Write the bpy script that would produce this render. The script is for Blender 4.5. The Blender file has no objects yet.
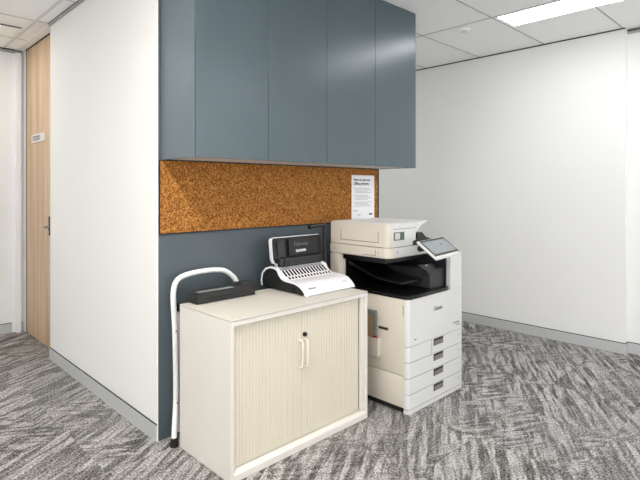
import bpy, bmesh, math, random
from mathutils import Vector, Matrix
random.seed(7)
SC = bpy.context.scene
COL = SC.collection
PI = math.pi

# ------------------------------------------------------------------ materials
def lin(c):
    c = c / 255.0
    return c / 12.92 if c <= 0.04045 else ((c + 0.055) / 1.055) ** 2.4
def rgb(r, g, b): return (lin(r), lin(g), lin(b), 1.0)

def mat(name, col, rough=0.5, metal=0.0, noise=0.0, nscale=40.0, bump=0.0, bscale=200.0, spec=0.5, coat=0.0):
    m = bpy.data.materials.new(name); m.use_nodes = True
    nt = m.node_tree; b = nt.nodes['Principled BSDF']
    b.inputs['Base Color'].default_value = rgb(*col)
    b.inputs['Roughness'].default_value = rough
    b.inputs['Metallic'].default_value = metal
    b.inputs['Specular IOR Level'].default_value = spec
    b.inputs['Coat Weight'].default_value = coat
    tc = nt.nodes.new('ShaderNodeTexCoord')
    n = nt.nodes.new('ShaderNodeTexNoise'); n.inputs['Scale'].default_value = nscale
    n.inputs['Detail'].default_value = 3
    nt.links.new(tc.outputs['Object'], n.inputs['Vector'])
    if noise > 0:
        r = nt.nodes.new('ShaderNodeValToRGB')
        c = rgb(*col)
        r.color_ramp.elements[0].position = 0.3; r.color_ramp.elements[1].position = 0.7
        r.color_ramp.elements[0].color = tuple(x * (1 - noise) for x in c[:3]) + (1,)
        r.color_ramp.elements[1].color = tuple(min(1, x * (1 + noise)) for x in c[:3]) + (1,)
        nt.links.new(n.outputs['Fac'], r.inputs['Fac'])
        nt.links.new(r.outputs['Color'], b.inputs['Base Color'])
    if bump > 0:
        n2 = nt.nodes.new('ShaderNodeTexNoise'); n2.inputs['Scale'].default_value = bscale
        nt.links.new(tc.outputs['Object'], n2.inputs['Vector'])
        bp = nt.nodes.new('ShaderNodeBump'); bp.inputs['Strength'].default_value = bump
        bp.inputs['Distance'].default_value = 0.001
        nt.links.new(n2.outputs['Fac'], bp.inputs['Height'])
        nt.links.new(bp.outputs['Normal'], b.inputs['Normal'])
    return m

def emis(name, col, s):
    m = bpy.data.materials.new(name); m.use_nodes = True
    b = m.node_tree.nodes['Principled BSDF']
    b.inputs['Base Color'].default_value = rgb(235, 235, 235)
    b.inputs['Emission Color'].default_value = rgb(*col)
    b.inputs['Emission Strength'].default_value = s
    return m

def carpet_mat():
    m = bpy.data.materials.new('carpet_tiles'); m.use_nodes = True
    nt = m.node_tree; N = nt.nodes; L = nt.links; b = N['Principled BSDF']
    b.inputs['Roughness'].default_value = 0.95; b.inputs['Specular IOR Level'].default_value = 0.15
    geo = N.new('ShaderNodeNewGeometry')
    sep = N.new('ShaderNodeSeparateXYZ'); L.new(geo.outputs['Position'], sep.inputs[0])
    def math_(op, a, c=None, d=None):
        n = N.new('ShaderNodeMath'); n.operation = op
        for i, v in enumerate((a, c, d)):
            if v is None: continue
            if isinstance(v, (int, float)): n.inputs[i].default_value = v
            else: L.new(v, n.inputs[i])
        return n.outputs[0]
    def comb(x, y, z=0.0):
        n = N.new('ShaderNodeCombineXYZ')
        for i, v in enumerate((x, y, z)):
            if isinstance(v, (int, float)): n.inputs[i].default_value = v
            else: L.new(v, n.inputs[i])
        return n.outputs[0]
    def mixf(f, a, c):
        n = N.new('ShaderNodeMix'); n.data_type = 'FLOAT'
        for k, v in (('Factor', f), ('A', a), ('B', c)):
            if isinstance(v, (int, float)): n.inputs[k].default_value = v
            else: L.new(v, n.inputs[k])
        return n.outputs[0]
    def noise(vec, scale, detail=2.0, rough=0.5, dist=0.0):
        n = N.new('ShaderNodeTexNoise'); L.new(vec, n.inputs['Vector'])
        n.inputs['Scale'].default_value = scale; n.inputs['Detail'].default_value = detail
        n.inputs['Roughness'].default_value = rough; n.inputs['Distortion'].default_value = dist
        return n.outputs['Fac']
    def ramp(f, a, c):
        n = N.new('ShaderNodeMapRange'); L.new(f, n.inputs['Value'])
        n.inputs['From Min'].default_value = a; n.inputs['From Max'].default_value = c
        n.clamp = True
        return n.outputs[0]
    X, Y = sep.outputs[0], sep.outputs[1]
    T = 0.535
    tx = math_('FLOOR', math_('DIVIDE', math_('ADD', X, 0.12), T)); ty = math_('FLOOR', math_('DIVIDE', math_('ADD', Y, 0.22), T))
    wn = N.new('ShaderNodeTexWhiteNoise'); wn.noise_dimensions = '2D'; L.new(comb(tx, ty), wn.inputs['Vector'])
    # warp so the streaks bend like tufted loops
    w1 = noise(comb(X, Y, 3.1), 5.0, 1.0)
    w2 = noise(comb(Y, X, 7.7), 5.0, 1.0)
    Xw = math_('ADD', X, math_('MULTIPLY', math_('SUBTRACT', w1, 0.5), 0.022))
    Yw = math_('ADD', Y, math_('MULTIPLY', math_('SUBTRACT', w2, 0.5), 0.022))
    par = math_('MODULO', math_('ABSOLUTE', math_('ADD', tx, ty)), 2.0)
    flip = math_('GREATER_THAN', wn.outputs['Value'], 0.5)
    off = math_('MULTIPLY', wn.outputs['Value'], 37.0)
    def streak(ang, lu, lv, lo, hi, seed):
        c, d = math.cos(math.radians(ang)), math.sin(math.radians(ang))
        U = math_('ADD', math_('MULTIPLY', Xw, c), math_('MULTIPLY', Yw, d))
        V = math_('SUBTRACT', math_('MULTIPLY', Yw, c), math_('MULTIPLY', Xw, d))
        n_ = noise(comb(math_('MULTIPLY', U, lu), math_('MULTIPLY', V, lv), math_('ADD', off, seed)), 1.0, 1.2, 0.5)
        return ramp(n_, lo, hi)
    # tufted streaks run slantwise over every tile, crossed in patches by shorter ones
    s1 = streak(32.0, 2.4, 28.0, 0.45, 0.55, 0.0)
    s1b = streak(32.0, 9.0, 52.0, 0.43, 0.57, 9.0)
    s1 = mixf(0.35, s1, s1b)
    s2 = streak(146.0, 8.0, 34.0, 0.43, 0.57, 21.0)
    area = ramp(noise(comb(X, Y, math_('ADD', math_('MULTIPLY', flip, 4.0), 5.0)), 4.5, 2.0), 0.46, 0.58)
    s = mixf(math_('MULTIPLY', area, math_('ADD', 0.30, math_('MULTIPLY', flip, 0.4))), s1, s2)
    # worn fading of the contrast
    fade = ramp(noise(comb(X, Y, 11.0), 2.6, 2.0), 0.35, 0.68)
    s = mixf(math_('MULTIPLY', fade, 0.55), s, 0.60)
    gr = noise(comb(X, Y, 0.0), 90.0, 2.0, 0.9)
    gr = ramp(gr, 0.45, 0.56)
    v = math_('ADD', math_('MULTIPLY', s, 0.60), math_('MULTIPLY', gr, 0.40))
    cr = N.new('ShaderNodeValToRGB'); L.new(v, cr.inputs['Fac'])
    e = cr.color_ramp.elements
    e[0].position = 0.05; e[0].color = rgb(50, 48, 47)
    e[1].position = 0.95; e[1].color = rgb(206, 203, 201)
    k = e.new(0.45); k.color = rgb(122, 119, 116)
    L.new(cr.outputs['Color'], b.inputs['Base Color'])
    bp = N.new('ShaderNodeBump'); bp.inputs['Strength'].default_value = 0.5; bp.inputs['Distance'].default_value = 0.004
    L.new(v, bp.inputs['Height']); L.new(bp.outputs['Normal'], b.inputs['Normal'])
    return m

def cork_mat():
    m = bpy.data.materials.new('cork'); m.use_nodes = True
    nt = m.node_tree; N = nt.nodes; L = nt.links; b = N['Principled BSDF']
    b.inputs['Roughness'].default_value = 0.85; b.inputs['Specular IOR Level'].default_value = 0.2
    geo = N.new('ShaderNodeNewGeometry')
    v = N.new('ShaderNodeTexVoronoi'); v.inputs['Scale'].default_value = 170
    L.new(geo.outputs['Position'], v.inputs['Vector'])
    n = N.new('ShaderNodeTexNoise'); n.inputs['Scale'].default_value = 110; n.inputs['Detail'].default_value = 3
    L.new(geo.outputs['Position'], n.inputs['Vector'])
    sp = N.new('ShaderNodeSeparateColor'); L.new(v.outputs['Color'], sp.inputs[0])
    a = N.new('ShaderNodeMath'); a.operation = 'ADD'
    mu = N.new('ShaderNodeMath'); mu.operation = 'MULTIPLY'; mu.inputs[1].default_value = 0.45
    L.new(sp.outputs[0], mu.inputs[0]); L.new(mu.outputs[0], a.inputs[0])
    mr = N.new('ShaderNodeMapRange'); mr.inputs['From Min'].default_value = 0.32; mr.inputs['From Max'].default_value = 0.68
    mr.inputs['To Max'].default_value = 0.55
    L.new(n.outputs['Fac'], mr.inputs['Value']); L.new(mr.outputs[0], a.inputs[1])
    cr = N.new('ShaderNodeValToRGB'); L.new(a.outputs[0], cr.inputs['Fac'])
    e = cr.color_ramp.elements
    e[0].position = 0.08; e[0].color = rgb(92, 54, 20)
    e[1].position = 0.95; e[1].color = rgb(206, 150, 84)
    k = e.new(0.5); k.color = rgb(152, 98, 42)
    L.new(cr.outputs['Color'], b.inputs['Base Color'])
    bp = N.new('ShaderNodeBump'); bp.inputs['Strength'].default_value = 0.4; bp.inputs['Distance'].default_value = 0.002
    L.new(a.outputs[0], bp.inputs['Height']); L.new(bp.outputs['Normal'], b.inputs['Normal'])
    return m

def wood_mat():
    m = bpy.data.materials.new('pale_oak'); m.use_nodes = True
    nt = m.node_tree; N = nt.nodes; L = nt.links; b = N['Principled BSDF']
    b.inputs['Roughness'].default_value = 0.45
    geo = N.new('ShaderNodeNewGeometry')
    mp = N.new('ShaderNodeMapping'); mp.inputs['Scale'].default_value = (14, 14, 0.6)
    L.new(geo.outputs['Position'], mp.inputs['Vector'])
    n = N.new('ShaderNodeTexNoise'); n.inputs['Scale'].default_value = 1.0; n.inputs['Detail'].default_value = 4
    L.new(mp.outputs[0], n.inputs['Vector'])
    cr = N.new('ShaderNodeValToRGB'); L.new(n.outputs['Fac'], cr.inputs['Fac'])
    e = cr.color_ramp.elements
    e[0].position = 0.32; e[0].color = rgb(186, 154, 120)
    e[1].position = 0.68; e[1].color = rgb(214, 188, 156)
    L.new(cr.outputs['Color'], b.inputs['Base Color'])
    return m

M = dict(
    wall=mat('white_wall_paint', (238, 238, 235), 0.75, noise=0.006, nscale=2, spec=0.3),
    endwall=mat('white_end_wall_paint', (236, 237, 238), 0.7, noise=0.01, nscale=2, spec=0.3),
    ceil=mat('ceiling_tile', (249, 249, 248), 0.9, noise=0.02, nscale=60, bump=0.2, bscale=150, spec=0.2),
    tbar=mat('ceiling_tee', (176, 174, 170), 0.5, noise=0.02),
    tbarw=mat('ceiling_wide_tee', (216, 215, 212), 0.4, noise=0.02),
    alu=mat('brushed_aluminium', (168, 170, 170), 0.45, 0.25, noise=0.04, nscale=25),
    skirt=mat('grey_skirting', (196, 198, 197), 0.5, 0.1, noise=0.02, nscale=30),
    dark=mat('shadow_gap_black', (26, 26, 27), 0.7, noise=0.05),
    bead=mat('white_corner_bead', (250, 250, 248), 0.4, noise=0.01),
    frame=mat('white_door_frame', (242, 243, 244), 0.4, noise=0.01),
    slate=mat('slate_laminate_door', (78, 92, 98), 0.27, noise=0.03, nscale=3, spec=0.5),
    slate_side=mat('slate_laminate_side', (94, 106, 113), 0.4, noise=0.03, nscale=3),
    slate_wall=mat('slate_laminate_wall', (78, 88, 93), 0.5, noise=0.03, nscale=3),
    under=mat('grey_underside', (214, 210, 206), 0.6, noise=0.02),
    cork=cork_mat(), carpet=carpet_mat(), wood=wood_mat(),
    cream=mat('cream_steel', (222, 218, 210), 0.42, noise=0.01, nscale=5),
    creamdim=mat('cream_steel_top_dimmed', (212, 207, 197), 0.45, noise=0.01, nscale=5),  # darker copy of the cream steel, offsets strong light on the top
    tamb=mat('cream_tambour', (216, 208, 190), 0.5, noise=0.01, nscale=5),
    creamh=mat('cream_handle', (230, 226, 216), 0.35, noise=0.01),
    lock=mat('dark_lock_and_shade', (48, 42, 36), 0.3, 0.6, noise=0.05),
    pwarmlit=mat('printer_warm_lit', (214, 206, 192), 0.5, noise=0.01, nscale=6),  # warm side light put into the colour of the white casing
    pgrey=mat('printer_white', (217, 217, 215), 0.45, noise=0.01, nscale=6),
    pline=mat('printer_seam', (120, 113, 104), 0.8, noise=0.02),
    pblack=mat('printer_black', (8, 8, 9), 0.35, noise=0.05, nscale=20),
    pdk=mat('printer_dark_grey', (40, 42, 45), 0.35, noise=0.05, nscale=20),
    phole=mat('printer_handle_grey', (122, 120, 112), 0.6, noise=0.03),
    screen=mat('touch_screen', (142, 150, 153), 0.2, noise=0.10, nscale=60),
    lab=mat('green_grey_label', (84, 98, 92), 0.5, noise=0.03),
    labw=mat('label_picture', (214, 205, 203), 0.5, noise=0.03),
    blackp=mat('black_plastic', (17, 17, 18), 0.35, noise=0.08, nscale=30),
    blackm=mat('matt_black_plastic', (25, 25, 26), 0.45, noise=0.05, nscale=30),
    blackg=mat('charcoal_plastic', (40, 42, 43), 0.45, noise=0.05, nscale=30),
    gloss=mat('clear_glossy_strip', (150, 152, 152), 0.15, noise=0.05),
    bwhite=mat('glossy_white_plastic', (240, 240, 244), 0.25, noise=0.01, coat=0.3),
    tube=mat('white_powder_coated_tube', (238, 238, 236), 0.3, noise=0.01),
    rubber=mat('black_rubber_and_shade', (20, 20, 20), 0.8, noise=0.05),
    paper=mat('white_paper', (246, 247, 249), 0.7, noise=0.005),
    ink=mat('black_ink', (34, 34, 38), 0.7, noise=0.02),
    inkg=mat('grey_ink', (168, 170, 174), 0.7, noise=0.02),
    inkd=mat('dim_grey_print', (92, 95, 96), 0.6, noise=0.02),
    slot=mat('slot_black', (5, 5, 5), 0.9, noise=0.02, spec=0.1),
    red=mat('red_plastic', (170, 34, 28), 0.4, noise=0.05),
    tan=mat('brown_card', (178, 148, 104), 0.7, noise=0.05),
    fgrey=mat('grey_green_plastic', (128, 134, 128), 0.4, noise=0.05),
    chrome=mat('satin_chrome', (188, 186, 182), 0.28, 0.9, noise=0.02),
    lamp=emis('lit_diffuser', (250, 252, 255), 12.0),
    lampb=emis('lit_bright_diffuser', (255, 250, 242), 145.0),
    lampw=emis('lit_warm_diffuser', (255, 250, 242), 9.0),
    pane=emis('added_fill_pane', (250, 251, 255), 1.6),  # glow added out of view to lift the room's light
    plate=mat('silver_sign_plate', (226, 222, 216), 0.35, 0.2, noise=0.02),
)

# ------------------------------------------------------------------ geometry helpers
class MB:
    def __init__(s): s.bm = bmesh.new()
    def box(s, x0, x1, y0, y1, z0, z1, bev=0.0, seg=2):
        r = bmesh.ops.create_cube(s.bm, size=1.0)
        for v in r['verts']:
            v.co = Vector(((x0 + x1) / 2 + v.co.x * (x1 - x0), (y0 + y1) / 2 + v.co.y * (y1 - y0), (z0 + z1) / 2 + v.co.z * (z1 - z0)))
        if bev > 0:
            es = list({e for v in r['verts'] for e in v.link_edges})
            bmesh.ops.bevel(s.bm, geom=es, offset=bev, segments=seg, affect='EDGES', profile=0.5)
        return s
    def prism(s, prof, axis, a, b):
        """profile polygon extruded along an axis ('x': (y,z), 'y': (x,z), 'z': (x,y))"""
        def P(p, t):
            return {'x': (t, p[0], p[1]), 'y': (p[0], t, p[1]), 'z': (p[0], p[1], t)}[axis]
        A = [s.bm.verts.new(P(p, a)) for p in prof]; B = [s.bm.verts.new(P(p, b)) for p in prof]
        n = len(prof)
        s.bm.faces.new(A); s.bm.faces.new(B[::-1])
        for i in range(n): s.bm.faces.new((A[i], B[i], B[(i + 1) % n], A[(i + 1) % n]))
        return s
    def quad(s, pts):
        s.bm.faces.new([s.bm.verts.new(p) for p in pts]); return s
    def tube(s, pts, r, n=12, sub=6, close=False, flat=1.0):
        pts = [Vector(p) for p in pts]
        if sub > 1 and len(pts) > 2:                # Catmull-Rom smoothing
            q = []
            for i in range(len(pts) - 1):
                p0 = pts[max(i - 1, 0)]; p1 = pts[i]; p2 = pts[i + 1]; p3 = pts[min(i + 2, len(pts) - 1)]
                for k in range(sub):
                    t = k / sub
                    q.append(0.5 * ((2 * p1) + (p2 - p0) * t + (2 * p0 - 5 * p1 + 4 * p2 - p3) * t * t + (3 * p1 - p0 - 3 * p2 + p3) * t ** 3))
            q.append(pts[-1]); pts = q
        rings = []; up = None
        for i, p in enumerate(pts):
            d = (pts[min(i + 1, len(pts) - 1)] - pts[max(i - 1, 0)]).normalized()
            if up is None:
                up = d.orthogonal().normalized()
            up = (up - d * up.dot(d)).normalized()
            w = d.cross(up)
            rings.append([s.bm.verts.new(p + (up * math.cos(2 * PI * k / n) + w * math.sin(2 * PI * k / n) * flat) * r) for k in range(n)])
        for a, b in zip(rings, rings[1:]):
            for k in range(n): s.bm.faces.new((a[k], a[(k + 1) % n], b[(k + 1) % n], b[k]))
        s.bm.faces.new(rings[0][::-1]); s.bm.faces.new(rings[-1])
        return s
    def cyl(s, c, axis, r, h, n=20, r2=None):
        c = Vector(c); d = Vector(axis).normalized()
        rot = d.to_track_quat('Z', 'Y').to_matrix().to_4x4()
        bmesh.ops.create_cone(s.bm, cap_ends=True, segments=n, radius1=r, radius2=r if r2 is None else r2, depth=h,
                              matrix=Matrix.Translation(c + d * h / 2) @ rot)
        return s
    def xform(s, m):
        for v in s.bm.verts: v.co = m @ v.co
        return s
    def build(s, name, m, parent=None, smooth=False, origin=None):
        bm = s.bm
        bmesh.ops.recalc_face_normals(bm, faces=bm.faces)
        off = Vector((0, 0, 0))
        if parent is not None:
            p = parent
            while p: off += p.location; p = p.parent
        else:
            if origin is None:
                xs = [v.co for v in bm.verts]
                off = Vector(((min(v.x for v in xs) + max(v.x for v in xs)) / 2, (min(v.y for v in xs) + max(v.y for v in xs)) / 2, min(v.z for v in xs)))
            else: off = Vector(origin)
        for v in bm.verts: v.co -= off
        me = bpy.data.meshes.new(name); bm.to_mesh(me); bm.free()
        me.materials.append(M[m])
        if smooth:
            for p in me.polygons: p.use_smooth = True
            me.set_sharp_from_angle(angle=math.radians(35))
        o = bpy.data.objects.new(name, me); COL.objects.link(o)
        if parent is not None: o.parent = parent
        else: o.location = off
        return o

def thing(name, label, cat, loc, group=None):
    o = bpy.data.objects.new(name, None); COL.objects.link(o)
    o.empty_display_size = 0.1; o.location = loc; o['label'] = label; o['category'] = cat
    if group: o['group'] = group
    return o
def tag(o, label, cat, group=None):
    o['label'] = label; o['category'] = cat
    if group: o['group'] = group
    return o
def struct(o, label=None):
    o['kind'] = 'structure'
    if label: o['label'] = label
    return o
def text(name, s, size, origin, xdir, ydir, m, parent, depth=0.0006, align='LEFT'):
    """flat lettering standing on a surface; xdir = reading direction, ydir = up"""
    cu = bpy.data.curves.new('t', 'FONT'); cu.body = s; cu.size = size; cu.extrude = depth / 2; cu.offset = size * .02; cu.align_x = align
    to = bpy.data.objects.new('t', cu); COL.objects.link(to)
    bpy.context.view_layer.update()
    me = bpy.data.meshes.new_from_object(to.evaluated_get(bpy.context.evaluated_depsgraph_get()))
    bpy.data.objects.remove(to)
    x = Vector(xdir).normalized(); y = Vector(ydir); y = (y - x * y.dot(x)).normalized(); z = x.cross(y)
    mtx = Matrix((x, y, z)).transposed().to_4x4(); mtx.translation = Vector(origin)
    me.transform(mtx)
    b = MB(); b.bm.from_mesh(me); bpy.data.meshes.remove(me)
    return b.build(name, m, parent)

# ------------------------------------------------------------------ measured layout (metres; camera at the origin, eye 1.375)
XW, YW = 1.267, 2.566          # corner of the white partition and the slate wall
XE = 3.162                     # right end of the slate wall
XF = 4.715                     # far right wall
YD = 4.43                      # where the white partition ends and the door recess starts
YEND = 5.50                    # wall beyond the door
ZC = 2.715                     # ceiling
X0, Y0 = -2.6, -2.6            # room behind the camera
Y1 = 6.6

# floor and ceiling
struct(MB().box(X0 - .1, XF + .3, Y0 - .1, Y1 + .1, -0.05, 0).build('floor', 'carpet'), 'grey streaky carpet tile floor')
lights = []   # (x0,x1,y0,y1) openings are surface flush diffusers
ceil = struct(MB().box(X0 - .1, XF + .3, Y0 - .1, Y1 + .1, ZC, ZC + .05).build('ceiling', 'ceil'), 'white mineral tile ceiling')
g = MB(); gw = MB()
P = 0.643
k = -8
while k < 12:
    y = 1.215 + P * k
    if Y0 < y < Y1:
        x1 = XF
        if y > YW + 0.01:
            g.box(X0, XW, y - .006, y + .006, ZC - .002, ZC + .001)
            g.box(XE, XF, y - .006, y + .006, ZC - .002, ZC + .001)
        else: g.box(X0, XF, y - .006, y + .006, ZC - .002, ZC + .001)
    x = 3.69 - 2 * P * k
    if X0 < x < XF:
        w = .012 if abs(x - 1.118) < .01 else .006
        if w > .01: x = 1.165
        (gw if w > .01 else g).box(x - w, x + w, Y0, YEND if x < XW else (YW if x < XE else Y1), ZC - .0025, ZC + .001)
    k += 1
g.build('ceiling_grid', 'tbar', ceil); gw.build('wide_ceiling_tee', 'tbarw', ceil)

# walls
struct(MB().box(XW, XW + .06, YW + .004, YD, 0, ZC).build('wall_left', 'wall'), 'white partition wall left of the slate panelling')
struct(MB().box(XW - .0015, XW + .004, YW - .004, YW + .002, 0.0, ZC).build('trim_1', 'bead'), 'thin white corner bead')
struct(MB().box(XW + .0045, XE, YW, YW + .06, 0, ZC).build('wall_center', 'slate_wall'), 'slate grey laminate panelled wall')
struct(MB().box(XE - .06, XE, YW + .06, Y1, 0, ZC).build('wall_corridor', 'wall'))
struct(MB().box(X0, 1.45, YEND, YEND + .08, 0, ZC).build('wall_end', 'endwall'), 'white wall at the end beyond the oak door')
struct(MB().box(XE, XF + .2, Y1, Y1 + .08, 0, ZC).build('wall_back', 'endwall'))
struct(MB().box(XF, XF + .2, 1.2, Y1, 0, ZC).build('wall_right', 'wall'), 'long white wall behind the printer')
struct(MB().box(XF + .07, XF + .2, Y0, 1.2, 0, ZC).build('wall_right_recess', 'wall'), 'white recessed wall at the far right edge')
struct(MB().box(X0 - .1, X0, Y0, Y1, 0, ZC).build('wall_rear_left', 'wall'))
struct(MB().box(X0, XF + .2, Y0 - .1, Y0, 0, ZC).build('wall_rear', 'wall'))

# skirtings, with the dark shadow gap over them
BH = 0.088
def skirt(name, axis, c, a, b, side):
    """axis 'x' : board face at x=c, running along y a..b ; side = direction it projects"""
    t = .008 * side
    lo, hi = sorted((c, c + t))
    if axis == 'x':
        o = MB().box(lo, hi, a, b, 0, BH).build(name, 'skirt'); lo2, hi2 = sorted((c, c + t * .6))
        d = MB().box(lo2, hi2, a, b, BH, BH + .006).build('shadow_gap', 'dark', o)
    else:
        o = MB().box(a, b, lo, hi, 0, BH).build(name, 'skirt'); lo2, hi2 = sorted((c, c + t * .6))
        d = MB().box(a, b, lo2, hi2, BH, BH + .006).build('shadow_gap', 'dark', o)
    return struct(o)
skirt('baseboard_left', 'x', XW, YW, YD, -1)
skirt('baseboard_right', 'x', XF, 1.2, Y1, -1)
skirt('baseboard_right_recess', 'x', XF + .07, Y0, 1.2 - .001, -1)
skirt('baseboard_right_return', 'y', 1.2, XF + .0, XF + .06, -1)
skirt('baseboard_end', 'y', YEND, X0, XW - .03, -1)
struct(MB().box(XW - .012, XW - .009, YW, YD, 0, 0).build('trim_9', 'dark')) if False else None

# ceiling-edge trims
t = MB().box(XW - .014, XW, YW, YD, ZC - .022, ZC - .003)
o = struct(t.build('trim_2', 'alu'), 'grey aluminium ceiling angle over the partition')
MB().box(XW - .016, XW - .012, YW, YD, ZC - .004, ZC - .0005).build('shadow_line', 'dark', o)
o = struct(MB().box(X0, XW + .05, YEND - .014, YEND, ZC - .035, ZC - .003).build('trim_3', 'alu'))
MB().box(X0, XW + .05, YEND - .018, YEND - .012, ZC - .012, ZC - .0005).build('shadow_line', 'dark', o)
struct(MB().box(XF - .006, XF, 1.2, Y1, ZC - .009, ZC - .0005).build('trim_4', 'dark'), 'dark shadow line along the right wall')
o = struct(MB().box(XF + .05, XF + .07, Y0, 1.198, ZC - .04, ZC - .001).build('trim_5', 'alu'))
MB().box(XF + .047, XF + .055, Y0, 1.198, ZC - .022, ZC - .012).build('shadow_line', 'dark', o)

# door in its recess
XD = 1.337
door = struct(MB().box(XD, XD + .04, YD + .02, 5.40, .006, ZC - .016).build('door_1', 'wood'), 'full height pale oak door in a recess')
# far stile reveal, head soffit
o = struct(MB().box(XD - .004, XD + .05, 5.412, YEND, 0, ZC).build('trim_6', 'frame'), 'white door jamb')
struct(MB().box(XD + .041, XD + .06, YD - .02, YEND, 0, ZC).build('wall_door_backing', 'dark'))
struct(MB().box(XD - .002, XD + .05, 5.401, 5.411, 0, ZC).build('trim_7', 'dark'), 'dark gap at the hinge side of the oak door')
o = struct(MB().box(XW - .006, XD + .05, YD, YEND, ZC - .006, ZC - .001).build('trim_8', 'bead'), 'grey aluminium door head')
MB().box(XD - .006, XD + .04, YD, 5.41, ZC - .016, ZC - .0065).build('shadow_line', 'dark', o)
struct(MB().box(XW - .006, XW + .034, 5.44, YEND, 0, ZC - .036, .002).build('trim_10', 'frame'), 'white post at the end of the door recess')
struct(MB().box(XW + .02, XD, YEND - .008, YEND - .0005, 0, BH).build('trim_11', 'skirt'))
struct(MB().box(XW, XW + .07, YD - .004, YD, 0, ZC).build('trim_12', 'bead'), 'white edge of the partition beside the door')
# handle
h = MB().box(XD - .008, XD - .0005, 4.66, 4.70, .98, 1.14, .003).build('handle_plate', 'blackp', door)
MB().cyl((XD - .008, 4.68, 1.05), (-1, 0, 0), .011, .04).tube([(XD - .045, 4.68, 1.05), (XD - .05, 4.70, 1.05), (XD - .05, 4.80, 1.048)], .009, sub=4).build('lever_handle', 'chrome', h, True)
MB().cyl((XD - .008, 4.68, 1.005), (-1, 0, 0), .009, .004).build('lock_cylinder', 'chrome', h, True)
sg = thing('door_sign', 'small silver rectangular sign plate on the upper part of the oak door', 'sign', (XD, 5.03, 1.80))
MB().box(XD - .006, XD - .0005, 4.81, 5.21, 1.80, 1.875, .001).build('sign_plate', 'plate', sg)
text('lettering', 'STUDIO', .062, (XD - .0068, 5.17, 1.817), (0, -1, 0), (0, 0, 1), 'inkd', sg)

# ------------------------------------------------------------------ ceiling lights
def troffer(x0, x1, y0, y1, label, m='lamp', group=None):
    t_ = thing('ceiling_light', label, 'ceiling light', ((x0 + x1) / 2, (y0 + y1) / 2, ZC - .012), group)
    f = MB()
    w = .012
    f.box(x0 - w, x1 + w, y0 - w, y0, ZC - .008, ZC - .003); f.box(x0 - w, x1 + w, y1, y1 + w, ZC - .008, ZC - .003)
    f.box(x0 - w, x0, y0, y1, ZC - .008, ZC - .003); f.box(x1, x1 + w, y0, y1, ZC - .008, ZC - .003)
    f.build('frame', 'bwhite', t_)
    MB().box(x0, x1, y0, y1, ZC - .006, ZC - .003).build('diffuser', m, t_)
    return t_
troffer(3.70, 3.99, .57, 1.815, 'bright white rectangular ceiling light above the right side of the room')
tl = troffer(-.30, .985, 4.73, 5.02, 'rectangular ceiling light at the top left near the oak door', 'lampw')
MB().box(.9855, 1.125, 4.715, 5.035, ZC - .009, ZC - .001).build('end_panel', 'bead', tl)
MB().box(-.30, 1.13, 4.700, 4.714, ZC - .006, ZC - .001).build('edge_gap', 'dark', tl)
MB_ = None
troffer(.36, .47, .70, 1.815, 'narrow ceiling light outside the view, left of the cabinet', 'lampb')
for (a, b, c, d) in ((3.70, 3.99, -1.9, -.7), (.19, .46, -1.9, -.7), (1.9, 2.2, -1.9, -.7), (3.75, 4.05, 4.4, 5.6), (-1.9, -.7, 3.2, 3.5)):  # extra lights added out of view for a flatter, brighter room
    troffer(a, b, c, d, 'added unseen rectangular ceiling light that brightens the room', 'lamp', 'added unseen ceiling lights')
# unseen glowing panes added behind the camera to brighten and flatten the light
def added_window(name, axis, c, a, b, z0, z1):
    if axis == 'y':
        o = MB().box(a, b, c, c + .01, z0, z1).build(name, 'pane')
        fr = MB().box(a - .05, b + .05, c, c + .04, z0 - .05, z0).box(a - .05, b + .05, c, c + .04, z1, z1 + .05).box(a - .05, a, c, c + .04, z0, z1).box(b, b + .05, c, c + .04, z0, z1).box((a + b) / 2 - .02, (a + b) / 2 + .02, c + .011, c + .04, z0, z1)
    else:
        o = MB().box(c, c + .01, a, b, z0, z1).build(name, 'pane')
        fr = MB().box(c, c + .04, a - .05, b + .05, z0 - .05, z0).box(c, c + .04, a - .05, b + .05, z1, z1 + .05).box(c, c + .04, a - .05, a, z0, z1).box(c, c + .04, b, b + .05, z0, z1).box(c + .011, c + .04, (a + b) / 2 - .02, (a + b) / 2 + .02, z0, z1)
    fr.build('added_window_frame', 'alu', o)
    struct(o)
added_window('added_window_1', 'y', Y0, -2.2, 1.2, .35, 2.6)
added_window('added_window_2', 'y', Y0, 1.5, 4.5, .35, 2.6)
added_window('added_window_3', 'x', X0, -1.8, 2.4, .5, 2.5)
# reflector end of the left light
sd = thing('smoke_detector', 'small round white detector on the ceiling left of the bright light', 'smoke detector', (3.80, 2.16, ZC))
MB().cyl((3.80, 2.16, ZC - .012), (0, 0, 1), .045, .0115, 28, .055).build('housing', 'ceil', sd, True)
MB().cyl((3.80, 2.16, ZC - .022), (0, 0, 1), .022, .0098, 20, .03).build('sensor_cap', 'tbarw', sd, True)

# ------------------------------------------------------------------ overhead cabinet
OX0, OX1, OY, OZ = 1.287, 3.188, 2.219, 1.535
oc = thing('overhead_cabinet', 'long slate grey four-door overhead cabinet reaching the ceiling above the cork board', 'cabinet', (2.2, YW, OZ))
b = MB()
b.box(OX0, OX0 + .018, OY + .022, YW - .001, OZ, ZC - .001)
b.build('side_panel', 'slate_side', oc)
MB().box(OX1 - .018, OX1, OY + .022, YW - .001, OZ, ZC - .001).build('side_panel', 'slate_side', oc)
MB().box(OX0 + .018, OX1 - .018, OY + .022, YW - .001, OZ + .004, OZ + .022).build('bottom_panel', 'under', oc)
MB().box(OX0 + .018, OX1 - .018, OY + .03, YW - .02, OZ + .022, ZC - .003).build('interior', 'dark', oc)
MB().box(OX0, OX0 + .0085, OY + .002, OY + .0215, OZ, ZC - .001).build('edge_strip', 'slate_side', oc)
xs = [OX0 + .011, 1.761, 2.229, 2.704, OX1]
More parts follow.
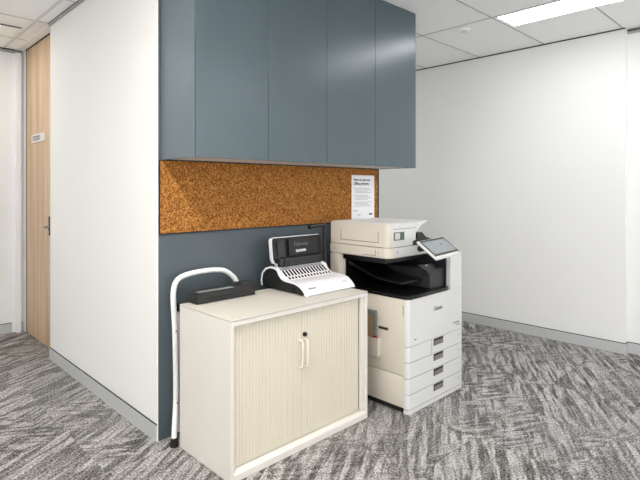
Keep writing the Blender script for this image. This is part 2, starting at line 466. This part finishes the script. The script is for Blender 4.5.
for i in range(4):
    MB().box(xs[i] + .0015, xs[i + 1] - .0015, OY, OY + .02, OZ, ZC - .004, .001, 1).build('door', 'slate', oc)

# ------------------------------------------------------------------ cork board
cb = thing('cork_board', 'long brown cork pin board fixed below the overhead cabinet', 'cork board', (2.2, YW, 1.125))
MB().box(XW + .012, XE - .012, YW - .007, YW - .001, 1.131, OZ - .004).build('cork_sheet', 'cork', cb)
f = MB()
f.box(XW + .006, XE, YW - .010, YW - .001, 1.125, 1.131)
f.box(XW + .006, XW + .012, YW - .010, YW - .001, 1.131, OZ - .001)
f.box(XE - .012, XE - .002, YW - .010, YW - .001, 1.131, OZ - .001)
f.box(XW + .012, XE - .012, YW - .010, YW - .001, OZ - .004, OZ - .001)
f.build('frame', 'dark', cb)

# notice
nx0, nx1, nz0, nz1 = 2.830, 3.100, 1.105, 1.482
ny = YW - .0105
nt = thing('notice', 'white printed instruction sheet pinned on the right end of the cork board', 'paper notice', (2.965, ny, nz0))
MB().box(nx0, nx1, ny - .001, ny, nz0, nz1).build('sheet', 'paper', nt)
yy = ny - .0018
text('heading', 'How to use our\nOffice printers', .030, (nx0 + .022, yy, nz1 - .045), (1, 0, 0), (0, 0, 1), 'ink', nt)
ln = MB(); z = nz1 - .105; i = 0
while z > nz0 + .115:
    L_ = [.17, .20, .15, .19, .21, .16][i % 6]
    if i % 5 != 4: ln.box(nx0 + .036, nx0 + .036 + L_, yy, yy + .0004, z, z + .003)
    if i % 5 == 0: ln.box(nx0 + .022, nx0 + .028, yy, yy + .0004, z - .001, z + .005)
    z -= .0105; i += 1
ln.build('body_text', 'inkg', nt)
MB().box(nx0 + .02, nx0 + .07, yy, yy + .0004, nz0 + .100, nz0 + .104).build('footer_heading', 'inkd', nt)
MB().box(nx0 + .205, nx0 + .243, yy, yy + .0004, nz0 + .066, nz0 + .080).build('footer_mark', 'inkd', nt)
MB().box(nx0 + .06, nx0 + .11, yy, yy + .0004, nz0 + .072, nz0 + .075).box(nx0 + .06, nx0 + .10, yy, yy + .0004, nz0 + .062, nz0 + .065).build('small_print', 'inkg', nt)

# ------------------------------------------------------------------ tambour cabinet
CX0, CX1, CY0, CY1, CZ = 1.325, 2.302, 1.948, 2.426, .762
tc = thing('tambour_cabinet', 'low cream steel tambour-door cabinet carrying the two black office machines', 'cabinet', ((CX0 + CX1) / 2, (CY0 + CY1) / 2, 0))
MB().box(CX0, CX1, CY0, CY1, CZ - .006, CZ, .001, 1).build('top', 'creamdim', tc)
MB().box(CX0 + .019, CX1 - .019, CY0 + .002, CY0 + .02, CZ - .030, CZ - .0085, .001, 1).build('front_rail', 'cream', tc)
MB().box(CX0 + .004, CX1 - .004, CY0 + .006, CY1 - .004, CZ - .0084, CZ - .0061).build('top_seam', 'pline', tc)
MB().box(CX0, CX0 + .018, CY0 + .001, CY1, 0.002, CZ - .0085, .001, 1).build('side_panel', 'cream', tc, True)
r = MB().box(CX1 - .018, CX1, CY0 + .001, CY1, 0.002, CZ - .0085, .001, 1)
r.box(CX1 - .050, CX1 - .0185, CY0 + .012, CY0 + .03, 0.053, CZ - .0305, .001, 1)
r.build('side_panel', 'cream', tc, True)
MB().box(CX0 + .024, CX1 - .024, CY1 - .02, CY1 - .002, 0.002, CZ - .0245).build('back_panel', 'cream', tc)
MB().prism([(CY0 + .001, .002), (CY0 + .001, .034), (CY0 + .006, .042), (CY0 + .03, .052), (CY0 + .05, .052), (CY0 + .05, .002)], 'x', CX0 + .0185, CX1 - .0185).build('plinth', 'cream', tc)
MB().box(CX0 + .024, CX1 - .024, CY0 + .05, CY1 - .02, .02, .04).box(CX0 + .019, CX1 - .019, CY0 + .045, CY0 + .05, .052, CZ - .025).build('inner_shelf', 'dark', tc)
def tambour(a, bnd):
    mbx = MB(); n = 22; pw = (bnd - a) / n; prof = []
    yf = CY0 + .024; yg = CY0 + .0262
    for i in range(n):
        x = a + i * pw
        prof += [(x, yg), (x + .0016, yg), (x + .0036, yf), (x + pw - .0016, yf)]
    prof += [(bnd, yg), (bnd, yf + .012), (a, yf + .012)]
    mbx.prism([(p[0], p[1]) for p in prof], 'z', .058, CZ - .0315)
    return mbx.build('tambour_door', 'tamb', tc)
xm = 1.789
td = [tambour(CX0 + .021, xm - .0008), tambour(xm + .0008, CX1 - .058)]
for d, hx in ((td[0], 1.771), (td[1], 1.807)):
    MB().tube([(hx, CY0 + .024, .574), (hx, CY0 + .008, .574), (hx, CY0 - .002, .565), (hx, CY0 - .004, .502), (hx, CY0 - .002, .441), (hx, CY0 + .008, .432), (hx, CY0 + .024, .432)], .005, sub=4).build('handle', 'creamh', d, True)
MB().cyl((1.807, CY0 + .024, .600), (0, -1, 0), .0115, .012).build('lock', 'lock', td[1], True)

# ------------------------------------------------------------------ laminator
lm = thing('laminator', 'long low black laminator at the left end of the cream cabinet top', 'laminator', (1.585, 2.42, CZ))
LX0, LX1, LY0, LY1 = 1.392, 1.768, 2.365, 2.458
prof = [(LY0 + .004, CZ + .004), (LY0, CZ + .010), (LY0 + .002, CZ + .052), (LY0 + .010, CZ + .062), (LY0 + .05, CZ + .060), (LY1 - .01, CZ + .066), (LY1, CZ + .056), (LY1, CZ + .004)]
MB().prism(prof, 'x', LX0 + .012, LX1 - .012).build('housing', 'blackm', lm)
for a, b_ in ((LX0, LX0 + .0118), (LX1 - .0118, LX1)):
    e = [(p[0] + (.002 if p[0] > LY0 + .03 else -.002), p[1] + (.002 if p[1] > CZ + .03 else 0)) for p in prof]
    MB().prism(e, 'x', a, b_).build('end_cap', 'blackp', lm)
MB().box(LX0 + .045, LX1 - .075, LY0 - .0012, LY0 + .003, CZ + .026, CZ + .030).build('feed_slot', 'rubber', lm)
MB().box(LX0 + .015, LX0 + .235, LY0 + .012, LY0 + .042, CZ + .0615, CZ + .0645, .001).build('top_strip', 'gloss', lm)
MB().prism([(LX1 - .115, CZ + .060), (LX1 - .085, CZ + .074), (LX1 - .013, CZ + .076), (LX1 - .013, CZ + .060)], 'y', LY0 + .006, LY1 - .005).build('control_housing', 'blackm', lm)
text('brand_lettering', 'Fellowes', .013, (LX1 - .078, LY0 + .018, CZ + .0766), (1, 0, 0), (0, 1, 0), 'inkg', lm)
for x in (LX0 + .07, LX1 - .07):
    for y in (LY0 + .02, LY1 - .02): MB().cyl((x, y, CZ), (0, 0, 1), .006, .0045).build('rubber_foot', 'rubber', lm)

# ------------------------------------------------------------------ comb binding machine
bz = CZ + .0005
BASE_CZ = CZ
CZ = .752; bz = .7525
bn = thing('binding_machine', 'white and black comb binding machine with its lid open on the cream cabinet', 'binding machine', (2.14, 2.28, bz))
BX0, BX1 = 1.944, 2.352
def rimprofile():
    return [(2.100, .755), (2.101, .768), (2.123, .790), (2.157, .814), (2.20, .823), (2.29, .828), (2.318, .836), (2.340, .855), (2.352, .876), (2.375, .888), (2.425, .892), (2.475, .878), (2.512, .845), (2.522, .80), (2.518, .765)]
rp = rimprofile()
inner = [(2.120, .757), (2.121, .768), (2.14, .785), (2.165, .800), (2.205, .811), (2.295, .816), (2.325, .824), (2.350, .845), (2.364, .868), (2.38, .877), (2.425, .881), (2.468, .868), (2.502, .84), (2.511, .80), (2.506, .765)]
# side rims (white)
for a, b_ in ((BX0, BX0 + .014), (BX1 - .014, BX1)):
    mbx = MB(); A = []
    for x in (a, b_):
        A.append(([mbx.bm.verts.new((x, p[0], p[1])) for p in rp], [mbx.bm.verts.new((x, p[0], p[1])) for p in inner]))
    n = len(rp)
    for i in range(n - 1):
        mbx.bm.faces.new((A[0][0][i], A[0][0][i + 1], A[0][1][i + 1], A[0][1][i]))
        mbx.bm.faces.new((A[1][0][i], A[1][0][i + 1], A[1][1][i + 1], A[1][1][i]))
        mbx.bm.faces.new((A[0][0][i], A[0][0][i + 1], A[1][0][i + 1], A[1][0][i]))
        mbx.bm.faces.new((A[0][1][i], A[0][1][i + 1], A[1][1][i + 1], A[1][1][i]))
    for i in (0, n - 1):
        mbx.bm.faces.new((A[0][0][i], A[0][1][i], A[1][1][i], A[1][0][i]))
    mbx.build('side_rim', 'bwhite', bn, True)
    x_in = a + .003 if a == BX0 else b_ - .009
    MB().prism(inner, 'x', x_in, x_in + .006).build('side_cover', 'blackm', bn)
# front deck (white curved hood) and catch tray
deck = [(2.100, .757), (2.101, .768), (2.123, .790), (2.157, .812), (2.20, .820), (2.262, .824), (2.262, .757)]
MB().prism(deck, 'x', BX0 + .0142, BX1 - .0142).build('front_cover', 'bwhite', bn, True)
MB().box(BX0 + .0142, BX1 - .0142, 2.262, 2.51, .757, .79).build('base_tray', 'blackm', bn)
# sloping punch plate with rows of slots
pA = Vector((0, 2.265, .822)); pB = Vector((0, 2.395, .885))
d_ = (pB - pA); L2 = d_.length; d_.normalize(); nrm = Vector((0, -d_.z, d_.y))
def pp(x, t, h): v = pA + d_ * t + nrm * h; return (x, v.y, v.z)
mbx = MB()
def slab(mb, x0, x1, t0, t1, h0, h1, sk=0.0):
    vs = [mb.bm.verts.new(pp(x, t, h)) for h in (h0, h1) for (x, t) in ((x0, t0), (x1, t0), (x1 + sk, t1), (x0 + sk, t1))]
    for f_ in ((0, 1, 2, 3), (4, 5, 6, 7), (0, 1, 5, 4), (1, 2, 6, 5), (2, 3, 7, 6), (3, 0, 4, 7)): mb.bm.faces.new([vs[i] for i in f_])
slab(mbx, BX0 + .015, BX1 - .015, 0, L2, -.012, 0)
mbx.build('punch_plate', 'bwhite', bn)
sl = MB()
for i in range(14):
    x = BX0 + .022 + i * .0257
    slab(sl, x, x + .0130, .044, .104, .0004, .0020, .012)
for i in range(14):
    x = BX0 + .026 + i * .0257
    slab(sl, x, x + .0120, .012, .032, .0004, .0020, .003)
sl.build('punch_slots', 'slot', bn)
b = MB(); slab(b, BX0 + .02, BX1 - .03, .108, .124, .0005, .006); b.build('comb_guide', 'gloss', bn)
# open lid leaning back
LY = 2.415
lid = thing('x', '', '', (0, 0, 0)); bpy.data.objects.remove(lid)
tilt = math.radians(7)
def lidm(mb):   # lid is modelled upright about its hinge then leaned back
    piv = Vector((0, LY, .885))
    return mb.xform(Matrix.Translation(piv) @ Matrix.Rotation(-tilt, 4, 'X') @ Matrix.Translation(-piv))
lx0, lx1, lz0, lz1 = 1.960, 2.378, .902, 1.066
def rrect(x0, x1, z0, z1, r, n=5, bl=True):
    P_ = []
    for (cx, cz, a0) in ((x1 - r, z1 - r, 0), (x0 + r, z1 - r, 90)):
        for k in range(n + 1):
            a = math.radians(a0 + 90 * k / n); P_.append((cx + r * math.cos(a), cz + r * math.sin(a)))
    P_ += [(x0, z0 + .03), (x0 + .012, z0 + .004), (x0 + .03, z0), (x0 + .035, z0 - .03), (x1 - .035, z0 - .03), (x1 - .03, z0), (x1 - .012, z0 + .004), (x1, z0 + .03)]
    return P_
lo = lidm(MB().prism(rrect(lx0, lx1, lz0, lz1, .022), 'y', LY + .004, LY + .030)).build('lid', 'bwhite', bn, True)
lidm(MB().prism(rrect(lx0 + .005, lx1 - .001, lz0 + .002, lz1 - .005, .018), 'y', LY - .002, LY + .0038)).build('lid_lining', 'blackp', lo)
lidm(MB().box(lx0 + .035, lx0 + .095, LY - .012, LY - .002, lz0 + .035, lz1 - .024, .003)).build('left_recess_plate', 'blackg', lo)
cp = lidm(MB().box(lx0 + .122, lx0 + .345, LY - .022, LY - .002, lz0 + .040, lz1 - .014, .004)).build('center_block', 'blackm', lo)
lidm(MB().box(lx0 + .352, lx1 - .04, LY - .010, LY - .002, lz0 + .045, lz1 - .02, .003)).build('right_recess_plate', 'blackg', lo)
lidm(MB().box(lx0 + .030, lx1 - .02, LY - .034, LY - .002, lz0 - .022, lz0 + .028, .005)).build('comb_opener_bar', 'blackg', lo)
lidm(MB().cyl((lx0 + .075, LY - .034, lz0 + .0), (0, -1, 0), .022, .010, 24)).build('comb_dial', 'blackm', lo, True)
cs, sn = math.cos(tilt), math.sin(tilt)
ty_ = LY - .0235
def leaned(x, y, z):
    v = Matrix.Translation((0, LY, .885)) @ Matrix.Rotation(-tilt, 4, 'X') @ Matrix.Translation((0, -LY, -.885)) @ Vector((x, y, z)); return v
text('brand_lettering', 'Fellowes', .034, leaned(lx0 + .160, ty_, lz0 + .100), (1, 0, 0), (0, sn, cs), 'inkd', cp)
text('model_lettering', 'QUASAR', .022, leaned(lx0 + .172, ty_, lz0 + .062), (1, 0, 0), (0, sn, cs), 'bwhite', cp, .002)
text('front_lettering', 'Fellowes', .017, (BX0 + .030, 2.1155, .7895), (1, 0, 0), (0, .62, .78), 'inkd', bn)
text('side_lettering', 'Quasar+', .013, (BX1 - .085, 2.124, .7955), (1, 0, 0), (0, .8, .6), 'inkg', bn)
# punching lever at the right
lv = MB().tube([(2.367, 2.37, .80), (2.367, 2.375, .93), (2.365, 2.38, 1.06), (2.364, 2.38, 1.122)], .012, sub=5, flat=.8)
lo2 = lv.build('lever_arm', 'blackp', bn, True)
MB().tube([(2.378, 2.38, 1.127), (2.32, 2.38, 1.128), (2.26, 2.38, 1.124), (2.225, 2.38, 1.118)], .015, sub=5, flat=.8).build('lever_grip', 'blackp', lo2, True)
MB().box(2.3525, 2.3555, 2.34, 2.40, .77, .86, .001).build('lever_mount', 'blackm', bn)
for x in (BX0 + .03, BX1 - .03):
    for y in (2.13, 2.44): MB().cyl((x, y, CZ), (0, 0, 1), .007, .006).build('rubber_foot', 'rubber', bn)
for a in ((2.245, .77),):
    MB().cyl((BX0 + .003, 2.215, .782), (-1, 0, 0), .011, .006).build('side_button', 'blackp', bn, True)

bn.location += Vector((-.024, -.025, .010)); CZ = BASE_CZ
lm.location += Vector((-.018, -.033, 0))

# ------------------------------------------------------------------ step ladder
sl_ = thing('step_ladder', 'white tubular folding step ladder standing folded between the slate wall and cabinet', 'step ladder', (1.5, 2.50, 0))
LYr = 2.512
hoop = [(1.308, 2.456, .030), (1.319, 2.470, .10), (1.345, 2.506, .20), (1.349, LYr, .35), (1.343, LYr, .60), (1.334, LYr, .76), (1.335, LYr, .82), (1.349, LYr, .865), (1.383, LYr, .890), (1.448, LYr, .902), (1.52, LYr, .906), (1.60, LYr, .904), (1.66, LYr, .893), (1.709, LYr, .862), (1.745, LYr, .82), (1.765, LYr, .75), (1.768, LYr, .65), (1.768, LYr, .35), (1.768, 2.512, .03)]
MB().tube(hoop, .0150, sub=5, n=14).build('front_frame', 'tube', sl_, True)
MB().tube([(1.375, 2.537, .03), (1.375, 2.537, .66), (1.40, 2.537, .70), (1.68, 2.537, .70), (1.705, 2.537, .66), (1.705, 2.537, .03)], .012, sub=4).build('rear_frame', 'tube', sl_, True)
for z in (.24, .50):
    MB().box(1.385, 1.725, 2.500, 2.523, z, z + .20, .004).build('tread', 'rubber', sl_)
for (x, y) in ((1.308, 2.454), (1.768, 2.512)):
    MB().cyl((x, y, .0005), (0.05, 0.05, 1), .021, .045, 16, .0185).build('rubber_foot', 'rubber', sl_, True)
MB().box(1.362, 1.379, 2.49, 2.53, .700, .745, .003).build('hinge_block', 'rubber', sl_)
MB().cyl((1.343, LYr - .0140, .60), (0, -1, 0), .004, .003).build('rivet', 'lock', sl_)
MB().cyl((1.347, 2.492, .21), (0, -1, 0), .004, .003).build('rivet', 'lock', sl_)

# ------------------------------------------------------------------ multifunction printer
PX0, PX1, PYF, PYB = 2.495, 3.125, 1.800, 2.462
pr = thing('printer', 'large white multifunction copier, its sides painted in warm light, with four paper drawers beside the cabinet', 'printer', (2.8, 2.13, 0))
YS = 1.836
MB().box(PX0, PX1, YS + .001, PYB, .036, .228, .004).build('lower_body', 'pwarmlit', pr, True)
MB().box(PX0, PX1, YS + .001, PYB, .2305, .700, .004).build('main_body', 'pwarmlit', pr, True)
MB().box(PX0 + .006, PX1 - .02, YS + .004, PYB - .02, .010, .232).build('under_shade_block', 'rubber', pr)  # black block standing in for the shadow under the printer
cs_ = MB()
for (x, y) in ((PX0 + .06, 1.90), (PX1 - .06, 1.90), (PX0 + .06, 2.40), (PX1 - .06, 2.40)):
    cs_ = MB(); cs_.cyl((x - .012, y, .0155), (1, 0, 0), .015, .024, 18); cs_.build('caster', 'rubber', pr, True)
def front_panel(name, z0, z1, x0=PX0, x1=PX1, m='pgrey', rl=.026, y0=PYF, bulge=0.0, par=pr):
    P_ = [(x1, YS), (x0, YS)]
    for k in range(7):
        a = math.radians(180 + 90 * k / 6); P_.append((x0 + rl + rl * math.cos(a), y0 + rl + rl * math.sin(a)))
    P_ += [(x1 - .01, y0), (x1 - .003, y0 + .003), (x1, y0 + .01)]
    return MB().prism(P_, 'z', z0, z1).build(name, m, par, True)
zz = [.414, .317, .220, .122, .0315]
front_panel('front_cover', zz[0] + .0015, .700)
bs = front_panel('base_plinth', .003, .029)
for i in range(4):
    dr = front_panel('paper_drawer', zz[i + 1] + .0022, zz[i] - .0022)
    zt = zz[i] - .0015
    MB().box(2.768, 2.880, PYF - .0012, PYF + .004, zt - .047, zt - .003).build('handle_recess', 'phole', dr)
    MB().box(2.768, 2.880, PYF - .0016, PYF - .0013, zt - .016, zt - .003).box(2.768, 2.776, PYF - .0016, PYF - .0013, zt - .047, zt - .0165).build('handle_shade_strip', 'lock', dr)  # dark strips painted as shade along the flat recess's top and left
    MB().box(3.068, 3.078, PYF - .0008, PYF + .002, zt - .038, zt - .03).build('level_mark', 'inkg', dr)
    if i == 0: MB().box(2.744, 2.7465, PYF - .0006, PYF + .002, zt - .093, zt).build('seam', 'pline', dr)
MB().box(PX0 + .014, PX1 - .006, YS - .022, YS, .012, .699).build('inner_chassis', 'pline', pr)
# rear column, right tower, scanner
MB().box(PX0, PX1, 2.365, PYB, .7005, .932, .003).build('rear_column', 'pwarmlit', pr, True)
TX = 2.972
P_ = [(TX, 2.36), (TX, PYF + .004), (TX + .004, PYF), (PX1 - .01, PYF), (PX1, PYF + .01), (PX1, 2.36)]
MB().prism(P_, 'z', .7245, .932).build('right_tower', 'pgrey', pr, True)
MB().prism([(PX1 - .002, YS), (TX, YS), (TX, PYF + .002), (PX1 - .004, PYF + .002)], 'z', .7005, .7244).build('tower_base', 'pgrey', pr)
# output cavity
cv = MB()
cv.box(PX0 + .05, TX - .001, 2.352, 2.364, .7005, .931)
cv.build('cavity_back', 'pblack', pr)
MB().box(TX - .010, TX - .0005, PYF + .03, 2.352, .705, .931).build('cavity_side', 'pdk', pr)
# black tray with rounded lip
P_ = [(TX - .011, 2.352), (PX0 + .004, 2.352), (PX0 - .003, 2.34)]
for k in range(7):
    a = math.radians(180 + 90 * k / 6); P_.append((PX0 - .003 + .036 + .036 * math.cos(a), PYF - .004 + .036 + .036 * math.sin(a)))
P_ += [(TX - .04, PYF - .004), (TX - .02, PYF + .004), (TX - .011, PYF + .02)]
MB().prism(P_, 'z', .7005, .722).build('output_tray', 'pblack', pr, True)
MB().prism([(2.345, .885), (2.10, .80), (1.90, .785), (1.90, .775), (2.10, .785), (2.345, .86)], 'x', PX0 + .06, TX - .07).build('upper_tray', 'pblack', pr)
MB().box(2.79, TX - .016, 1.842, 1.847, .724, .845).build('inner_cover', 'pdk', pr)
MB().box(2.79, TX - .016, 1.848, 2.2, .724, .85, .004).build('transfer_unit', 'pdk', pr)
MB().prism([(1.90, .862), (1.832, .838), (1.822, .828), (1.832, .846), (1.90, .874)], 'x', 2.74, 2.90).build('tray_flap', 'pblack', pr)
MB().cyl((2.80, 1.885, .868), (1, 0, 0), .007, .02).cyl((2.80, 1.90, .858), (1, 0, 0), .006, .04).build('green_lever', 'chrome', pr, True)
MB().box(PX0 + .012, TX - .012, 1.99, 2.35, .900, .9315).build('scanner_underside', 'pblack', pr)
# glossy dark corner line inside the opening
# scanner slab
SYF = 1.945
def round_lf(x0, x1, y0, y1, r, n=7):
    P_ = [(x1, y1), (x0, y1)]
    for k in range(n):
        a = math.radians(180 + 90 * k / (n - 1)); P_.append((x0 + r + r * math.cos(a), y0 + r + r * math.sin(a)))
    for k in range(n):
        a = math.radians(270 + 90 * k / (n - 1)); P_.append((x1 - .012 + .012 * math.cos(a), y0 + .012 + .012 * math.sin(a)))
    return P_
sc_ = MB().prism(round_lf(PX0, PX1 - .008, SYF, PYB, .05), 'z', .940, 1.0).build('scanner_unit', 'pwarmlit', pr, True)
MB().prism(round_lf(PX0 + .012, PX1 - .02, SYF + .012, PYB - .01, .045), 'z', .9322, .9398).build('scanner_base', 'pwarmlit', pr, True)
MB().box(PX0 - .0008, PX0 + .002, 2.06, 2.155, .950, .985).build('side_hatch', 'pwarmlit', sc_)
MB().box(PX0 - .0012, PX0 + .002, 2.055, 2.157, .947, .950).box(PX0 - .0012, PX0 + .002, 2.055, 2.058, .95, .985).build('hatch_seam', 'pline', sc_)
for y in (2.035, 2.42): MB().cyl((PX0 + .001, y, .966), (-1, 0, 0), .0045, .0018).build('screw_cap', 'pline', sc_)
MB().box(2.548, PX1 - .022, SYF - .0006, SYF + .001, .9405, .9995).build('scanner_front', 'pgrey', sc_)  # white overlay, splits the front from the warm-lit side colour
MB().box(2.575, 2.583, SYF - .0014, SYF + .002, .968, .980).build('front_mark', 'inkd', sc_)
# document feeder
AX1 = 2.800
ad = MB().prism(round_lf(PX0 + .002, AX1, SYF + .008, PYB - .004, .035), 'z', 1.0035, 1.118).build('document_feeder', 'pwarmlit', pr, True)
MB().prism(round_lf(PX0 + .002, AX1, SYF + .008, PYB - .004, .035), 'z', 1.1185, 1.150).build('feeder_cover', 'pwarmlit', ad, True)
tp = MB().prism(round_lf(PX0 + .012, AX1 - .01, SYF + .018, PYB - .014, .03), 'z', 1.1505, 1.156).build('feeder_top', 'pgrey', ad, True)
MB().box(PX0 + .0008, PX0 + .004, 2.035, 2.36, 1.030, 1.034).box(PX0 + .0008, PX0 + .004, 2.033, 2.036, 1.03, 1.100).box(PX0 + .0008, PX0 + .004, 2.36, 2.363, 1.03, 1.10).build('side_seam', 'pline', ad)
fl = MB().box(2.535, AX1 - .014, SYF + .0068, SYF + .009, 1.004, 1.1495).build('feeder_front', 'pgrey', ad)  # front face kept white beside the painted warm light
lb = MB().box(2.548, 2.660, SYF + .005, SYF + .0064, 1.046, 1.098).build('instruction_label', 'lab', fl)
MB().box(2.560, 2.612, SYF + .0044, SYF + .005, 1.052, 1.092).build('label_picture', 'labw', lb)
MB().box(2.545, AX1 - .012, SYF + .0055, SYF + .0075, 1.1165, 1.1195).build('front_seam', 'pline', ad)
# feeder right side: sloping white tray over the black exit slot
MB().prism([(AX1 + .0005, 1.150), (AX1 + .125, 1.160), (AX1 + .130, 1.152), (AX1 + .07, 1.136), (AX1 + .0005, 1.085)], 'y', SYF + .012, PYB - .03).build('input_tray', 'pgrey', ad)
MB().prism([(AX1 - .045, 1.0015), (AX1 - .045, 1.030), (AX1 + .0, 1.040), (AX1 + .004, 1.078), (AX1 + .055, 1.084), (AX1 + .10, 1.050), (AX1 + .22, 1.016), (AX1 + .22, 1.0015)], 'y', SYF + .002, 2.20).build('exit_slot', 'pblack', ad)
# control panel
A_ = Vector((2.5125, 1.7494, 1.062)); B_ = Vector((2.8897, 1.8045, 1.062)); C_ = Vector((2.5313, 1.6206, .964))
ux = (B_ - A_).normalized(); vy = (C_ - A_).normalized(); nn = -ux.cross(vy); nn = nn if nn.z > 0 else -nn
W_ = (B_ - A_).length; H_ = (C_ - A_).length
def panel(mb, u0, u1, v0, v1, h0, h1):
    vs = [mb.bm.verts.new(A_ + ux * u + vy * v + nn * h) for h in (h0, h1) for (u, v) in ((u0, v0), (u1, v0), (u1, v1), (u0, v1))]
    for f_ in ((0, 1, 2, 3), (4, 5, 6, 7), (0, 1, 5, 4), (1, 2, 6, 5), (2, 3, 7, 6), (3, 0, 4, 7)): mb.bm.faces.new([vs[i] for i in f_])
    return mb
cpn = MB(); panel(cpn, 0, W_, 0, H_, -.014, 0)
bmesh.ops.bevel(cpn.bm, geom=list(cpn.bm.edges), offset=.004, segments=2, affect='EDGES')
cpn = cpn.build('control_panel', 'pgrey', pr, True)
panel(MB(), .012, W_ - .012, .006, H_ - .022, .0003, .0012).build('bezel', 'pblack', cpn)
panel(MB(), .030, W_ - .030, .020, H_ - .036, .0013, .0018).build('touch_screen', 'screen', cpn)
panel(MB(), W_ - .04, W_ - .02, H_ - .018, H_ - .012, .0003, .0012).build('home_key', 'pdk', cpn)
MB().tube([(2.74, 1.735, 1.01), (2.78, 1.83, 1.005), (2.82, 1.943, .975)], .022, sub=4).build('panel_arm', 'pdk', pr, True)
# lettering on the front
text('brand_lettering', 'Canon', .036, (2.772, PYF - .0008, .592), (1, 0, 0), (0, 0, 1), 'ink', pr, align='LEFT')
text('model_lettering', 'imageRUNNER', .012, (3.005, PYF - .0008, .465), (1, 0, 0), (0, 0, 1), 'inkd', pr)
text('model_lettering', 'ADVANCE', .010, (3.045, PYF - .0008, .448), (1, 0, 0), (0, 0, 1), 'inkd', pr)
MB().box(2.556, 2.578, PYF - .0006, PYF + .001, .446, .453).build('small_mark', 'inkd', pr)
MB().box(PX0 - .0008, PX0 + .002, 1.838, 1.846, .658, .662).box(PX0 - .0008, PX0 + .002, 1.838, 1.841, .60, .66).build('door_hinge_mark', 'pline', pr)
MB().box(PX0 - .0010, PX0 + .002, 1.952, 2.030, .486, .506).build('side_vent', 'phole', pr)
MB().box(PX0 - .0012, PX0 - .0004, 1.958, 2.030, .490, .501).build('side_grip', 'lock', pr)
# side pocket with a folder in it
pk = MB()
pk.box(PX0 - .032, PX0 - .028, 2.012, 2.30, .315, .430, .001)
pk.box(PX0 - .028, PX0 - .001, 2.012, 2.018, .315, .430); pk.box(PX0 - .028, PX0 - .001, 2.294, 2.30, .315, .430)
pk.box(PX0 - .028, PX0 - .001, 2.018, 2.294, .315, .320)
pk.build('side_pocket', 'pwarmlit', pr)
fd = thing('folder', 'grey framed folder with a red edge standing in the pocket on the printer side', 'folder', (PX0 - .014, 2.14, .321))
fb = MB()
fb.box(PX0 - .022, PX0 - .008, 2.035, 2.065, .44, .602, .003); fb.box(PX0 - .022, PX0 - .008, 2.0655, 2.27, .568, .602, .003)
fb.box(PX0 - .022, PX0 - .008, 2.0655, 2.27, .321, .345)
fb.build('edge_frame', 'fgrey', fd)
MB().box(PX0 - .018, PX0 - .010, 2.067, 2.268, .346, .567).build('card_sheet', 'tan', fd)
MB().box(PX0 - .022, PX0 - .008, 2.035, 2.065, .321, .4395, .002).build('red_corner', 'red', fd)

pr.location += Vector((0, -.010, 0)); fd.location += Vector((0, -.010, 0))
# ------------------------------------------------------------------ world, camera, colour
w = bpy.data.worlds.new('World'); SC.world = w; w.use_nodes = True
w.node_tree.nodes['Background'].inputs[0].default_value = (1, 1, 1, 1)
w.node_tree.nodes['Background'].inputs[1].default_value = 0.3
cam = bpy.data.cameras.new('Camera'); co = bpy.data.objects.new('Camera', cam); COL.objects.link(co)
cam.sensor_width = 36; cam.lens = 36 * 500 / 640
cam.shift_x = 0; cam.shift_y = -(240 - 189) / 640
co.location = (0, 0, 1.375); co.rotation_euler = (PI / 2, 0, -math.atan2(.6987, .7156))
cam.clip_start = .05
SC.camera = co
SC.view_settings.view_transform = 'Standard'; SC.view_settings.look = 'None'
SC.view_settings.exposure = 0.08
SC.cycles.use_denoising = True
SC.cycles.max_bounces = 8; SC.cycles.diffuse_bounces = 6
SC.cycles.sample_clamp_indirect = 8
